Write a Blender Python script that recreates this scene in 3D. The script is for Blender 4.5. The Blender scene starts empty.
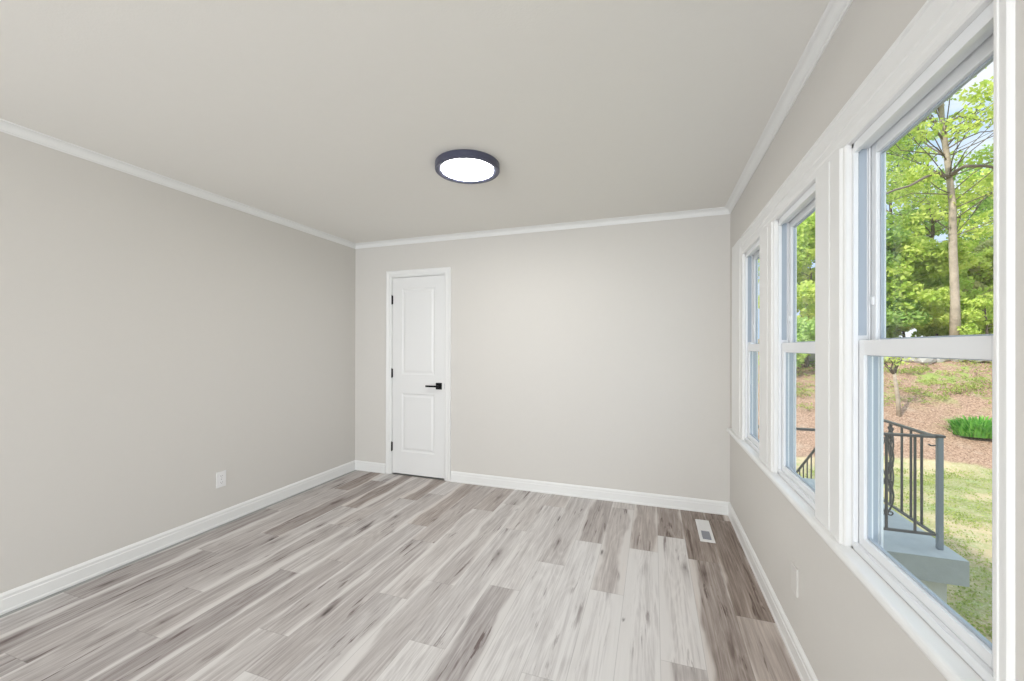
import bpy, bmesh, math, random
import numpy as np
from mathutils import Vector, Matrix
C = bpy.context.scene
col = C.collection
PI = math.pi

# ------------------------------------------------------------------ camera
F_PX, CY = 409.14, 346.64
YAW, PITCH, ROLL = 0.3329, 0.0017, 0.0021
CAM_H = 1.3283
cd = bpy.data.cameras.new('camera'); cam = bpy.data.objects.new('camera', cd); col.objects.link(cam)
cd.sensor_width = 36; cd.lens = F_PX / 1024 * 36; cd.shift_y = (CY - 340.5) / 1024
cd.clip_start = 0.02; cd.clip_end = 300
f_ = Vector((-math.sin(YAW)*math.cos(PITCH), math.cos(YAW)*math.cos(PITCH), math.sin(PITCH)))
r0 = Vector((math.cos(YAW), math.sin(YAW), 0)); u0 = r0.cross(f_)
r_ = r0*math.cos(ROLL) + u0*math.sin(ROLL); u_ = -r0*math.sin(ROLL) + u0*math.cos(ROLL)
m = Matrix((( r_.x, u_.x, -f_.x, 0), (r_.y, u_.y, -f_.y, 0), (r_.z, u_.z, -f_.z, CAM_H), (0, 0, 0, 1)))
cam.matrix_world = m
C.camera = cam

# ------------------------------------------------------------------ view, sky, sun
C.view_settings.view_transform = 'Standard'; C.view_settings.look = 'None'
C.view_settings.gamma = 1; C.view_settings.use_curve_mapping = False
C.view_settings.exposure = 0.10

class NT:
    """small helper to wire nodes"""
    def __init__(s, tree): s.t = tree; tree.nodes.clear()
    def n(s, kind, **kw):
        o = s.t.nodes.new(kind)
        for k, v in kw.items():
            if hasattr(o, k): setattr(o, k, v)
        return o
    def put(s, sock, v):
        if isinstance(v, bpy.types.NodeSocket): s.t.links.new(v, sock)
        else: sock.default_value = v
    def math(s, op, a, b=0.0, c=None, clamp=False):
        o = s.n('ShaderNodeMath'); o.operation = op; o.use_clamp = clamp
        s.put(o.inputs[0], a); s.put(o.inputs[1], b)
        if c is not None: s.put(o.inputs[2], c)
        return o.outputs[0]
    def vmul(s, v, k):
        o = s.n('ShaderNodeVectorMath'); o.operation = 'MULTIPLY'; s.put(o.inputs[0], v); s.put(o.inputs[1], k); return o.outputs[0]
    def mix(s, fac, a, b):
        o = s.n('ShaderNodeMix'); o.data_type = 'RGBA'
        s.put(o.inputs[0], fac); s.put(o.inputs[6], a); s.put(o.inputs[7], b); return o.outputs[2]
    def ramp(s, v, lo, hi):
        o = s.n('ShaderNodeMapRange'); o.interpolation_type = 'SMOOTHSTEP'
        s.put(o.inputs[0], v); s.put(o.inputs[1], lo); s.put(o.inputs[2], hi); return o.outputs[0]
    def noise(s, vec, scale=1.0, detail=4, rough=.55, dist=0.0):
        o = s.n('ShaderNodeTexNoise'); s.put(o.inputs['Vector'], vec)
        o.inputs['Scale'].default_value = scale; o.inputs['Detail'].default_value = detail
        o.inputs['Roughness'].default_value = rough; o.inputs['Distortion'].default_value = dist
        return o.outputs['Fac']

w = bpy.data.worlds.new('sky'); C.world = w; w.use_nodes = True
t = NT(w.node_tree)
tc = t.n('ShaderNodeTexCoord').outputs['Generated']
cl = t.noise(t.vmul(tc, (1, 1, 2.2)), 3.2, 6, .6, .3)
skyc = t.mix(t.ramp(cl, .42, .62), (.54, .71, .96, 1), (.92, .95, 1, 1))
bg = t.n('ShaderNodeBackground'); t.put(bg.inputs[0], skyc); sz = t.n('ShaderNodeSeparateXYZ'); t.put(sz.inputs[0], tc)
t.put(bg.inputs[1], t.math('ADD', 1.1, t.math('MULTIPLY', t.ramp(sz.outputs[2], .55, 1.0), 1.4)))   # an overcast sky is brightest overhead
t.t.links.new(bg.outputs[0], t.n('ShaderNodeOutputWorld').inputs[0])

def lamp(kind, name, loc, energy, color=(1, 1, 1), aim=None, **kw):
    l = bpy.data.lights.new(name, kind); l.energy = energy; l.color = color
    for k, v in kw.items(): setattr(l, k, v)
    o = bpy.data.objects.new(name, l); o.location = loc; col.objects.link(o)
    if aim: o.rotation_euler = Vector(aim).to_track_quat('-Z', 'Y').to_euler()
    return o
lamp('SUN', 'sun', (0, 0, 20), 4.4, (1, .95, .86), (.48, .54, -.64), angle=math.radians(3))
# unseen area light added behind the camera to brighten the room like daylight
lamp('AREA', 'rear_fill_light', (-1.3, -4.5, 1.2), 185, (.95, .975, 1), (-.3, 1, .65), shape='RECTANGLE', size=3.0, size_y=2.2)

# ------------------------------------------------------------------ materials
def mat(name, color, rough=.5, metal=0, bump=None, var=0, spec=.5):
    m = bpy.data.materials.new(name); m.use_nodes = True; t = NT(m.node_tree)
    b = t.n('ShaderNodeBsdfPrincipled'); out = t.n('ShaderNodeOutputMaterial'); t.t.links.new(b.outputs[0], out.inputs[0])
    b.inputs['Roughness'].default_value = rough; b.inputs['Metallic'].default_value = metal
    b.inputs['Specular IOR Level'].default_value = spec
    tc = t.n('ShaderNodeTexCoord').outputs['Object']
    c = (*color, 1)
    if var:
        n = t.noise(tc, 2.5 if not bump else bump[0]*.2, 4)
        lo = tuple(x*(1-var) for x in color) + (1,); hi = tuple(min(1, x*(1+var)) for x in color) + (1,)
        c = t.mix(n, lo, hi)
    t.put(b.inputs['Base Color'], c)
    if bump:
        bp = t.n('ShaderNodeBump'); bp.inputs['Strength'].default_value = bump[1]; bp.inputs['Distance'].default_value = bump[2] if len(bump) > 2 else .002
        t.put(bp.inputs['Height'], t.noise(tc, bump[0], 3)); t.t.links.new(bp.outputs[0], b.inputs['Normal'])
    return m
M = dict(
    wall_plate=mat('painted_plate', (.70, .68, .65), .5),
    wall=mat('wall_paint', (.685, .665, .63), .75, bump=(160, .12), var=.01),
    ceiling=mat('ceiling_paint', (.83, .815, .775), .85, bump=(120, .25), var=.01),
    trim=mat('trim_paint', (.84, .845, .835), .35),
    door=mat('door_paint', (.82, .825, .82), .4),
    vinyl=mat('vinyl', (.84, .86, .88), .35),
    track=mat('vinyl_track', (.42, .48, .55), .5),
    black=mat('black_metal', (.008, .008, .009), .4, .6),
    plate=mat('white_plastic', (.86, .86, .86), .3),
    slot=mat('slot_dark', (.25, .25, .26), .6),
    grille=mat('grille_grey', (.30, .31, .35), .5),
    bronze=mat('lamp_ring', (.085, .09, .14), .35, .3),
    iron=mat('painted_iron', (.12, .11, .10), .5, 0, bump=(60, .2)),
    ironpost=mat('grey_painted_iron', (.26, .29, .31), .45, 0),
    concrete=mat('concrete', (.36, .37, .36), .9, bump=(40, .4, .005), var=.18),
    concrete_dark=mat('concrete_step', (.42, .44, .42), .9, bump=(40, .4, .005), var=.15),
    block=mat('porch_block', (.62, .62, .56), .9, bump=(30, .4, .005), var=.1),
    bark=mat('pale_bark', (.43, .35, .28), .9, bump=(14, .9, .03), var=.6),
    limb=mat('limb_bark', (.20, .16, .13), .9, bump=(9, .8, .02), var=.3),
    bark_dark=mat('dark_bark', (.13, .10, .08), .9, bump=(9, .8, .02), var=.3),
    rock=mat('rock', (.55, .53, .52), .9, bump=(4, .8, .03), var=.3),
    siding=mat('siding', (.75, .76, .76), .6),
    roof=mat('roof_shingle', (.2, .2, .2), .9),
)
def glass():
    m = bpy.data.materials.new('window_glass'); m.use_nodes = True; t = NT(m.node_tree)
    tr = t.n('ShaderNodeBsdfTransparent'); tr.inputs[0].default_value = (.97, .99, .985, 1)
    gl = t.n('ShaderNodeBsdfGlossy'); gl.inputs['Roughness'].default_value = .02
    fr = t.n('ShaderNodeFresnel'); fr.inputs[0].default_value = 1.45
    mx = t.n('ShaderNodeMixShader'); ge = t.n('ShaderNodeNewGeometry'); t.put(mx.inputs[0], t.math('MULTIPLY', t.math('MULTIPLY', fr.outputs[0], .6), t.math('SUBTRACT', 1, ge.outputs['Backfacing'])))
    t.t.links.new(tr.outputs[0], mx.inputs[1]); t.t.links.new(gl.outputs[0], mx.inputs[2])
    t.t.links.new(mx.outputs[0], t.n('ShaderNodeOutputMaterial').inputs[0]); return m
M['glass'] = glass()
def emit(name, c, s):
    m = bpy.data.materials.new(name); m.use_nodes = True; t = NT(m.node_tree)
    e = t.n('ShaderNodeEmission'); e.inputs[0].default_value = (*c, 1); e.inputs[1].default_value = s
    t.t.links.new(e.outputs[0], t.n('ShaderNodeOutputMaterial').inputs[0]); return m
M['diffuser'] = emit('lit_diffuser', (1, .985, .96), 60)
def leafmat(name, a, b, trans=.45):
    m = bpy.data.materials.new(name); m.use_nodes = True; t = NT(m.node_tree)
    at = t.n('ShaderNodeAttribute'); at.attribute_name = 'tint'
    c = t.mix(at.outputs['Fac'], (*a, 1), (*b, 1))
    d = t.n('ShaderNodeBsdfDiffuse'); tl = t.n('ShaderNodeBsdfTranslucent'); t.put(d.inputs[0], c); t.put(tl.inputs[0], c)
    mx = t.n('ShaderNodeMixShader'); mx.inputs[0].default_value = trans
    t.t.links.new(d.outputs[0], mx.inputs[1]); t.t.links.new(tl.outputs[0], mx.inputs[2])
    t.t.links.new(mx.outputs[0], t.n('ShaderNodeOutputMaterial').inputs[0]); return m
M['leaf_bright'] = leafmat('leaf_bright', (.42, .60, .10), (.88, .92, .30))
M['leaf_mid'] = leafmat('leaf_mid', (.24, .44, .10), (.66, .78, .28))
M['leaf_olive'] = leafmat('leaf_olive', (.34, .40, .16), (.74, .70, .34))
M['blade'] = leafmat('grass_blade', (.10, .34, .05), (.30, .60, .12))
M['weed'] = leafmat('weed_leaf', (.26, .36, .08), (.56, .58, .20))

def floor_mat():
    m = bpy.data.materials.new('wood_look_planks'); m.use_nodes = True; t = NT(m.node_tree)
    b = t.n('ShaderNodeBsdfPrincipled'); t.t.links.new(b.outputs[0], t.n('ShaderNodeOutputMaterial').inputs[0])
    A = t.n('ShaderNodeAttribute'); A.attribute_name = 'plank_a'; B = t.n('ShaderNodeAttribute'); B.attribute_name = 'plank_b'
    sa = t.n('ShaderNodeSeparateColor'); t.put(sa.inputs[0], A.outputs['Color']); tone, warm, rnd = sa.outputs
    sb = t.n('ShaderNodeSeparateColor'); t.put(sb.inputs[0], B.outputs['Color']); wl, wr, rnd2 = sb.outputs
    uv = t.n('ShaderNodeUVMap'); uv.uv_map = 'UVMap'
    su = t.n('ShaderNodeSeparateXYZ'); t.put(su.inputs[0], uv.outputs[0]); u, v = su.outputs[0], su.outputs[1]
    cx = t.n('ShaderNodeCombineXYZ')
    t.put(cx.inputs[0], t.math('ADD', t.math('MULTIPLY', u, .179), t.math('MULTIPLY', rnd, 53)))
    t.put(cx.inputs[1], t.math('ADD', t.math('MULTIPLY', v, 1.22), t.math('MULTIPLY', rnd2, 71)))
    P = cx.outputs[0]
    g1 = t.noise(t.vmul(P, (105, 2.2, 1)), 1, 6, .7, 0)
    g2 = t.noise(t.vmul(P, (26, 1.5, 1)), 1, 6, .68, .9)
    g3 = t.noise(t.vmul(P, (7, .9, 1)), 1, 2, .5, .6)
    rings = t.math('ABSOLUTE', t.math('SINE', t.math('MULTIPLY', g3, 38)))
    # pale sapwood bands that wander along the plank edges
    wob = t.math('MULTIPLY', t.math('SUBTRACT', t.noise(t.vmul(P, (4, 1.7, 1)), 1, 3, .5), .5), .75)
    ul = t.math('ADD', u, wob); ur = t.math('ADD', t.math('SUBTRACT', 1, u), wob)
    sl = t.math('SUBTRACT', 1, t.ramp(ul, t.math('SUBTRACT', wl, .10), t.math('ADD', wl, .05)))
    sr = t.math('SUBTRACT', 1, t.ramp(ur, t.math('SUBTRACT', wr, .10), t.math('ADD', wr, .05)))
    sap = t.math('MAXIMUM', sl, sr)
    # knots
    vo = t.n('ShaderNodeTexVoronoi'); vo.inputs['Randomness'].default_value = 1
    wp = t.n('ShaderNodeVectorMath'); wp.operation = 'ADD'
    nd = t.n('ShaderNodeTexNoise'); t.put(nd.inputs['Vector'], t.vmul(P, (25, 9, 1))); nd.inputs['Scale'].default_value = 1; nd.inputs['Detail'].default_value = 3
    t.put(wp.inputs[0], t.vmul(P, (9.5, 2.3, 1))); t.put(wp.inputs[1], t.vmul(nd.outputs['Color'], (.3, .3, 0)))
    t.put(vo.inputs['Vector'], wp.outputs[0]); vo.inputs['Scale'].default_value = 1
    sc = t.n('ShaderNodeSeparateColor'); t.put(sc.inputs[0], vo.outputs['Color'])
    has = t.ramp(sc.outputs[0], .35, .37)
    kr = t.math('ADD', .02, t.math('MULTIPLY', sc.outputs[1], .10))
    knot = t.math('MULTIPLY', has, t.math('SUBTRACT', 1, t.ramp(vo.outputs['Distance'], t.math('MULTIPLY', kr, .2), t.math('ADD', kr, .05))))
    halo = t.math('MULTIPLY', has, t.math('SUBTRACT', 1, t.ramp(vo.outputs['Distance'], .05, .33)))
    # dark mineral flecks, elongated
    fl = t.math('MULTIPLY', t.ramp(t.noise(t.vmul(P, (40, 3.2, 1)), 1, 4, .65, .45), .55, .66), t.ramp(t.noise(t.vmul(P, (9, 1.8, 3)), 1, 2), .48, .62))
    d = t.math('ADD', tone, t.math('MULTIPLY', t.math('SUBTRACT', g2, .5), .95))
    d = t.math('ADD', d, t.math('MULTIPLY', t.math('SUBTRACT', g1, .5), 1.0))
    d = t.math('ADD', d, t.math('MULTIPLY', t.math('SUBTRACT', rings, .6), .10))
    d = t.math('ADD', d, t.math('MULTIPLY', halo, .34))
    d = t.math('ADD', d, t.math('MULTIPLY', fl, .55))
    d = t.math('MULTIPLY', t.math('MAXIMUM', d, 0), t.math('SUBTRACT', 1, t.math('MULTIPLY', sap, .78)), clamp=True)
    gray = t.mix(d, (.75, .73, .715, 1), (.17, .132, .128, 1))
    brown = t.mix(d, (.66, .565, .50, 1), (.13, .09, .07, 1))
    c = t.mix(warm, gray, brown)
    c = t.mix(t.math('MULTIPLY', sap, t.math('MULTIPLY', .55, t.ramp(g1, .30, .55))), c, (.72, .70, .68, 1))
    c = t.mix(t.math('MULTIPLY', knot, .8), c, (.05, .04, .035, 1))
    # joints
    e1 = t.math('MINIMUM', t.math('MULTIPLY', u, .179), t.math('MULTIPLY', t.math('SUBTRACT', 1, u), .179))
    e2 = t.math('MINIMUM', t.math('MULTIPLY', v, 1.22), t.math('MULTIPLY', t.math('SUBTRACT', 1, v), 1.22))
    e = t.math('SUBTRACT', 1, t.ramp(t.math('MINIMUM', e1, e2), .0006, .0022))
    c = t.mix(t.math('MULTIPLY', e, .28), c, (.12, .105, .10, 1))
    t.put(b.inputs['Base Color'], c); b.inputs['Roughness'].default_value = .5; b.inputs['Specular IOR Level'].default_value = .35
    bp = t.n('ShaderNodeBump'); bp.inputs['Strength'].default_value = .15; bp.inputs['Distance'].default_value = .001
    t.put(bp.inputs['Height'], t.math('SUBTRACT', g1, e)); t.t.links.new(bp.outputs[0], b.inputs['Normal'])
    return m

def ground_mat():
    m = bpy.data.materials.new('lawn_and_mulch'); m.use_nodes = True; t = NT(m.node_tree)
    b = t.n('ShaderNodeBsdfPrincipled'); t.t.links.new(b.outputs[0], t.n('ShaderNodeOutputMaterial').inputs[0])
    b.inputs['Roughness'].default_value = .95; b.inputs['Specular IOR Level'].default_value = .1
    tc = t.n('ShaderNodeTexCoord').outputs['Object']
    A = t.n('ShaderNodeAttribute'); A.attribute_name = 'zone'
    sa = t.n('ShaderNodeSeparateColor'); t.put(sa.inputs[0], A.outputs['Color']); mulch, upper, _ = sa.outputs
    big = t.noise(tc, .55, 4, .6); mid = t.noise(tc, 3.0, 5, .7); fine = t.noise(tc, 26, 5, .75)
    lawn = t.mix(t.ramp(big, .38, .62), (.33, .34, .14, 1), (.62, .48, .29, 1))
    lawn = t.mix(t.math('MULTIPLY', t.ramp(mid, .48, .66), .7), lawn, (.30, .40, .13, 1))
    lawn = t.mix(t.ramp(fine, .45, .75), lawn, (.66, .60, .42, 1))
    mul = t.mix(t.ramp(fine, .3, .7), (.17, .09, .055, 1), (.64, .43, .31, 1))
    mul = t.mix(t.math('MULTIPLY', t.ramp(mid, .5, .75), .55), mul, (.55, .42, .32, 1))
    mul = t.mix(t.math('MULTIPLY', upper, t.ramp(t.noise(tc, 1.6, 4, .7), .5, .6)), mul, (.34, .40, .12, 1))
    k = t.ramp(t.math('ADD', mulch, t.math('MULTIPLY', t.math('SUBTRACT', mid, .5), .5)), .4, .6)
    t.put(b.inputs['Base Color'], t.mix(k, lawn, mul))
    bp = t.n('ShaderNodeBump'); bp.inputs['Strength'].default_value = .9; bp.inputs['Distance'].default_value = .04
    t.put(bp.inputs['Height'], fine); t.t.links.new(bp.outputs[0], b.inputs['Normal'])
    return m

# ------------------------------------------------------------------ mesh helpers
def link(name, me, material, parent=None, smooth=False):
    if material is not None:
        me.materials.append(material)
    if smooth:
        for p in me.polygons: p.use_smooth = True
    o = bpy.data.objects.new(name, me); col.objects.link(o)
    if parent: o.parent = parent
    return o
def obj(name, bm, material, parent=None, smooth=False, bevel=0):
    if bevel:
        bmesh.ops.bevel(bm, geom=[e for e in bm.edges if len(e.link_faces) == 2 and e.calc_face_angle(0) > .5], offset=bevel, segments=2, affect='EDGES', profile=.6)
    bmesh.ops.recalc_face_normals(bm, faces=bm.faces)
    me = bpy.data.meshes.new(name); bm.to_mesh(me); bm.free()
    return link(name, me, material, parent, smooth)
def empty(name, loc, parent=None):
    o = bpy.data.objects.new(name, None); o.location = loc; o.empty_display_size = .1; col.objects.link(o)
    if parent: o.parent = parent
    return o
def tag(o, label=None, cat=None, group=None, kind=None):
    for k, v in (('label', label), ('category', cat), ('group', group), ('kind', kind)):
        if v: o[k] = v
    return o
def bx(bm, x0, x1, y0, y1, z0, z1):
    vs = [bm.verts.new(c) for c in ((x0,y0,z0),(x1,y0,z0),(x1,y1,z0),(x0,y1,z0),(x0,y0,z1),(x1,y0,z1),(x1,y1,z1),(x0,y1,z1))]
    for f in ((0,3,2,1),(4,5,6,7),(0,1,5,4),(1,2,6,5),(2,3,7,6),(3,0,4,7)): bm.faces.new([vs[i] for i in f])
def box(x0, x1, y0, y1, z0, z1):
    bm = bmesh.new(); bx(bm, x0, x1, y0, y1, z0, z1); return bm
def sweep(bm, prof, pts, close=False):
    """prof: list of points (a,b); pts: list of functions/frames (origin, axis_a, axis_b)"""
    rings = [[bm.verts.new(o + A*a + B*b) for a, b in prof] for o, A, B in pts]
    n = len(prof)
    rg = list(zip(rings, rings[1:])) + ([(rings[-1], rings[0])] if close else [])
    for p, q in rg:
        for i in range(n):
            j = (i+1) % n
            bm.faces.new((p[i], p[j], q[j], q[i]))
    if not close:
        bm.faces.new(rings[0][::-1]); bm.faces.new(rings[-1])
def lathe(bm, prof, c, seg=48):
    """prof (r,z) revolved about the vertical through c"""
    rings = []
    for r, z in prof:
        if r < 1e-6: rings.append([bm.verts.new((c[0], c[1], c[2]+z))])
        else: rings.append([bm.verts.new((c[0]+r*math.cos(2*PI*i/seg), c[1]+r*math.sin(2*PI*i/seg), c[2]+z)) for i in range(seg)])
    for p, q in zip(rings, rings[1:]):
        for i in range(seg):
            j = (i+1) % seg
            if len(p) == 1 and len(q) > 1: bm.faces.new((p[0], q[i], q[j]))
            elif len(q) == 1 and len(p) > 1: bm.faces.new((p[i], p[j], q[0]))
            elif len(p) > 1: bm.faces.new((p[i], p[j], q[j], q[i]))
def tube(bm, pts, rad, seg=8, cap=True):
    pts = [Vector(p) for p in pts]
    if not hasattr(rad, '__len__'): rad = [rad]*len(pts)
    rings = []; up = None
    for i, p in enumerate(pts):
        d = (pts[min(i+1, len(pts)-1)] - pts[max(i-1, 0)]).normalized()
        if up is None: up = d.orthogonal().normalized()
        up = (up - d*up.dot(d)).normalized(); s = d.cross(up)
        rings.append([bm.verts.new(p + (up*math.cos(2*PI*k/seg) + s*math.sin(2*PI*k/seg))*rad[i]) for k in range(seg)])
    for a, b in zip(rings, rings[1:]):
        for k in range(seg): bm.faces.new((a[k], a[(k+1) % seg], b[(k+1) % seg], b[k]))
    if cap: bm.faces.new(rings[0][::-1]); bm.faces.new(rings[-1])
V = Vector

# ------------------------------------------------------------------ the room shell
XL, XR, YB, YF, H = -3.0605, .5766, 3.6421, -4.0, 2.44
WT = .070            # thickness of the window wall
def struct(o): o['kind'] = 'structure'; return o

# floor: individual planks, laid towards the back wall
def build_floor():
    rng = random.Random(5)
    PW, PL, X0 = .179, 1.22, .030
    joints = {-3: 2.9, -2: 2.285, -1: 2.80, 0: 1.855, 1: 1.60, 2: 2.27, 3: 2.817, 4: 2.46, 5: 2.125, 6: 1.607, 7: 2.05, 8: 1.86,
              9: 2.45, 10: 1.44, 11: 2.05, 12: 1.862, 13: 1.24, 14: 1.55, 15: .96, 16: 1.868, 17: 1.3}
    # (row, index of plank above the listed joint) -> (tone, warm)
    known = {(-2,0): (.72,.95), (-2,-1): (.42,.75), (-2,1): (.8,1), (-3,0): (.6,.9), (-3,-1): (.5,.8), (-1,0): (.68,.9), (-1,-1): (.62,.72), (0,1): (.60,.7), (0,0): (.10,.12), (0,-1): (.45,.2),  # brown by the windows and far-left corner: plank tone plus painted room light
             (1,1): (.46,.55), (1,0): (.10,.05), (1,-1): (.1,.05), (2,0): (.36,.3), (2,1): (.2,.3), (2,-1): (.10,.02), (3,0): (.50,.3), (3,-1): (.12,0), (3,-2): (.2,0),
             (4,0): (.32,.1), (4,-1): (.16,0), (4,-2): (.2,0), (5,0): (.20,.05), (5,-1): (.52,.03), (5,1): (.3,.3), (6,1): (.24,.15), (6,0): (.32,.02), (6,-1): (.16,0),
             (7,0): (.38,.12), (7,-1): (.40,.08), (8,0): (.30,.16), (8,-1): (.40,.02), (8,1): (.45,.45), (9,0): (.42,.3), (9,-1): (.44,.12), (10,0): (.42,.1), (10,-1): (.36,.08), (10,1): (.5,.6),
             (11,0): (.40,.2), (11,-1): (.46,.12), (12,0): (.36,.1), (12,-1): (.62,.05), (12,1): (.6,.7), (13,0): (.46,.14), (13,-1): (.5,.05), (13,1): (.38,.3), (14,0): (.36,.1),
             (14,-1): (.42,.1), (14,1): (.62,.6), (15,1): (.62,.35), (15,0): (.46,.12), (15,-1): (.55,.03), (16,0): (.38,.15), (16,-1): (.58,.08), (16,1): (.62,.7), (17,0): (.55,.12), (17,1): (.42,.2), (17,-1): (.45,0)}
    sapk = {(-2,0): (-.4,-.4), (-2,-1): (-.4,-.4), (-1,0): (-.3,-.4), (6,0): (-.1,.08), (8,0): (.1,-.3), (8,-1): (-.3,.12), (10,-1): (.12,-.3), (4,0): (-.3,.1), (0,0): (.22,.05), (-1,-1): (.14,-.3), (2,0): (.10,.25), (3,0): (.14,-.3), (1,0): (.3,.1), (2,-1): (.2,.3), (12,-1): (-.3,.10), (5,-1): (.12,.18)}
    verts, faces, ca, cb, uvs = [], [], [], [], []
    for k in range(-4, 18):
        xa, xb = X0 - PW*k, X0 - PW*k + PW
        ca_, cb_ = max(xa, XL), min(xb, XR)
        if cb_ <= ca_: continue
        j0 = joints.get(k, 1.0)
        for i in range(-5, 4):
            ya, yb = j0 + PL*i, j0 + PL*(i+1)
            y0, y1 = max(ya, YF), min(yb, YB)
            if y1 <= y0: continue
            tone, warm = known.get((k, i), (rng.uniform(.1, .55), rng.uniform(0, .15)))
            wl, wr = sapk.get((k, i), (rng.choice((-.35, -.1, .08, .2)), rng.choice((-.35, -.1, .05, .16))))
            n = len(verts); verts += [(ca_, y0, 0), (cb_, y0, 0), (cb_, y1, 0), (ca_, y1, 0)]; faces.append((n, n+1, n+2, n+3))
            a = (tone, warm, rng.random(), 1); b = (wl, wr, rng.random(), 1)
            for (x, y) in ((ca_, y0), (cb_, y0), (cb_, y1), (ca_, y1)):
                uvs.append(((x-xa)/PW, (y-ya)/PL)); ca.append(a); cb.append(b)
    # slab underneath
    me = bpy.data.meshes.new('floor'); me.from_pydata(verts, [], faces)
    uvl = me.uv_layers.new(name='UVMap')
    for i, c in enumerate(uvs): uvl.data[i].uv = c
    for nm, arr in (('plank_a', ca), ('plank_b', cb)):
        at = me.color_attributes.new(nm, 'FLOAT_COLOR', 'CORNER')
        for i, c in enumerate(arr): at.data[i].color = c
    return struct(link('floor', me, floor_mat()))
build_floor()
struct(obj('floor_slab', box(XL-.1, XR+WT, YF-.1, YB+.1, -.15, -.002), M['concrete']))
struct(obj('ceiling', box(XL-.1, XR+WT, YF-.1, YB+.1, H, H+.12), M['ceiling']))
bm = bmesh.new(); bx(bm, XL-.5, XR+WT+.35, YF-.5, YB+.5, H+.12, H+.3)
struct(obj('roof', bm, M['roof']))
struct(obj('wall_left', box(XL-.1, XL, YF-.1, YB+.1, -.002, H), M['wall']))

# windows: (near Y, far Y) of each clear opening in the casing
WIN = [(.961, 1.534), (1.775, 2.325), (2.606, 3.085)]
ZB, ZT = .715, 1.955
bm = bmesh.new()
bx(bm, XR, XR+WT, YF-.1, YB+.1, -.15, ZB); bx(bm, XR, XR+WT, YF-.1, YB+.1, ZT, H)
prev = YF-.1
for a, b in WIN + [(YB+.1, 0)]:
    bx(bm, XR, XR+WT, prev, a, ZB, ZT); prev = b
struct(obj('wall_right', bm, M['wall']))
# back wall with the door opening
DX0, DX1, DZ = -2.592, -1.963, 2.06
bm = bmesh.new()
bx(bm, XL, DX0, YB, YB+.1, -.002, H); bx(bm, DX1, XR, YB, YB+.1, -.002, H); bx(bm, DX0, DX1, YB, YB+.1, DZ, H)
bx(bm, DX0-.05, DX1+.05, YB+.1, YB+.14, -.002, DZ+.05)
struct(obj('wall_back', bm, M['wall']))
# rear wall behind the camera; its wide opening is added for the fill light
bm = bmesh.new()
bx(bm, XL, -2.9, YF-.1, YF, -.002, H); bx(bm, .35, XR, YF-.1, YF, -.002, H); bx(bm, -2.9, .35, YF-.1, YF, 2.3, H)
struct(obj('wall_rear', bm, M['wall']))

# baseboards and crown moulding
BP = [(0, 0), (.018, 0), (.018, .012), (.0145, .018), (.014, .070), (.0115, .074), (.0115, .088), (.007, .097), (.003, .1017), (0, .1017)]
def baseboard(name, p, q, inward, mp=0, mq=0):
    p, q, n = V(p), V(q), V(inward); d = (q-p).normalized(); bm = bmesh.new()
    r1 = [bm.verts.new(p + n*a + d*(a*mp) + V((0, 0, b))) for a, b in BP]
    r2 = [bm.verts.new(q + n*a - d*(a*mq) + V((0, 0, b))) for a, b in BP]
    k = len(BP)
    for i in range(k): bm.faces.new((r1[i], r1[(i+1) % k], r2[(i+1) % k], r2[i]))
    bm.faces.new(r1[::-1]); bm.faces.new(r2)
    return struct(obj(name, bm, M['trim']))
baseboard('baseboard_left', (XL, YF, 0), (XL, YB, 0), (1, 0, 0), 0, 1)
baseboard('baseboard_right', (XR, YF, 0), (XR, YB, 0), (-1, 0, 0), 0, 1)
CW, CH = .0457, .0472
baseboard('baseboard_back', (DX1+.068, YB, 0), (XR, YB, 0), (0, -1, 0), 0, 1)
baseboard('baseboard_back', (XL, YB, 0), (DX0-.068, YB, 0), (0, -1, 0), 1, 0)
def crown_prof():
    pr = [(0, 0), (0, -CH), (.005, -CH), (.006, -CH+.006)]
    for i in range(7):
        a = PI/2*i/6; pr.append((.009 + (CW-.017)*(1-math.cos(a)), -CH+.008 + (CH-.015)*math.sin(a)))
    pr += [(CW-.005, -.006), (CW, -.004), (CW, 0)]
    return pr
CP = crown_prof()
def crown(name, p, q, inward, mp=0, mq=0):
    p, q, n = V(p), V(q), V(inward); d = (q-p).normalized(); bm = bmesh.new()
    r1 = [bm.verts.new(p + n*a + d*(a*mp) + V((0, 0, b))) for a, b in CP]
    r2 = [bm.verts.new(q + n*a - d*(a*mq) + V((0, 0, b))) for a, b in CP]
    k = len(CP)
    for i in range(k): bm.faces.new((r1[i], r1[(i+1) % k], r2[(i+1) % k], r2[i]))
    bm.faces.new(r1[::-1]); bm.faces.new(r2)
    return struct(obj(name, bm, M['trim']))
crown('trim_1', (XL, YF, H), (XL, YB, H), (1, 0, 0), 0, 1)
crown('trim_2', (XR, YF, H), (XR, YB, H), (-1, 0, 0), 0, 1)
crown('trim_3', (XL, YB, H), (XR, YB, H), (0, -1, 0), 1, 1)

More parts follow.
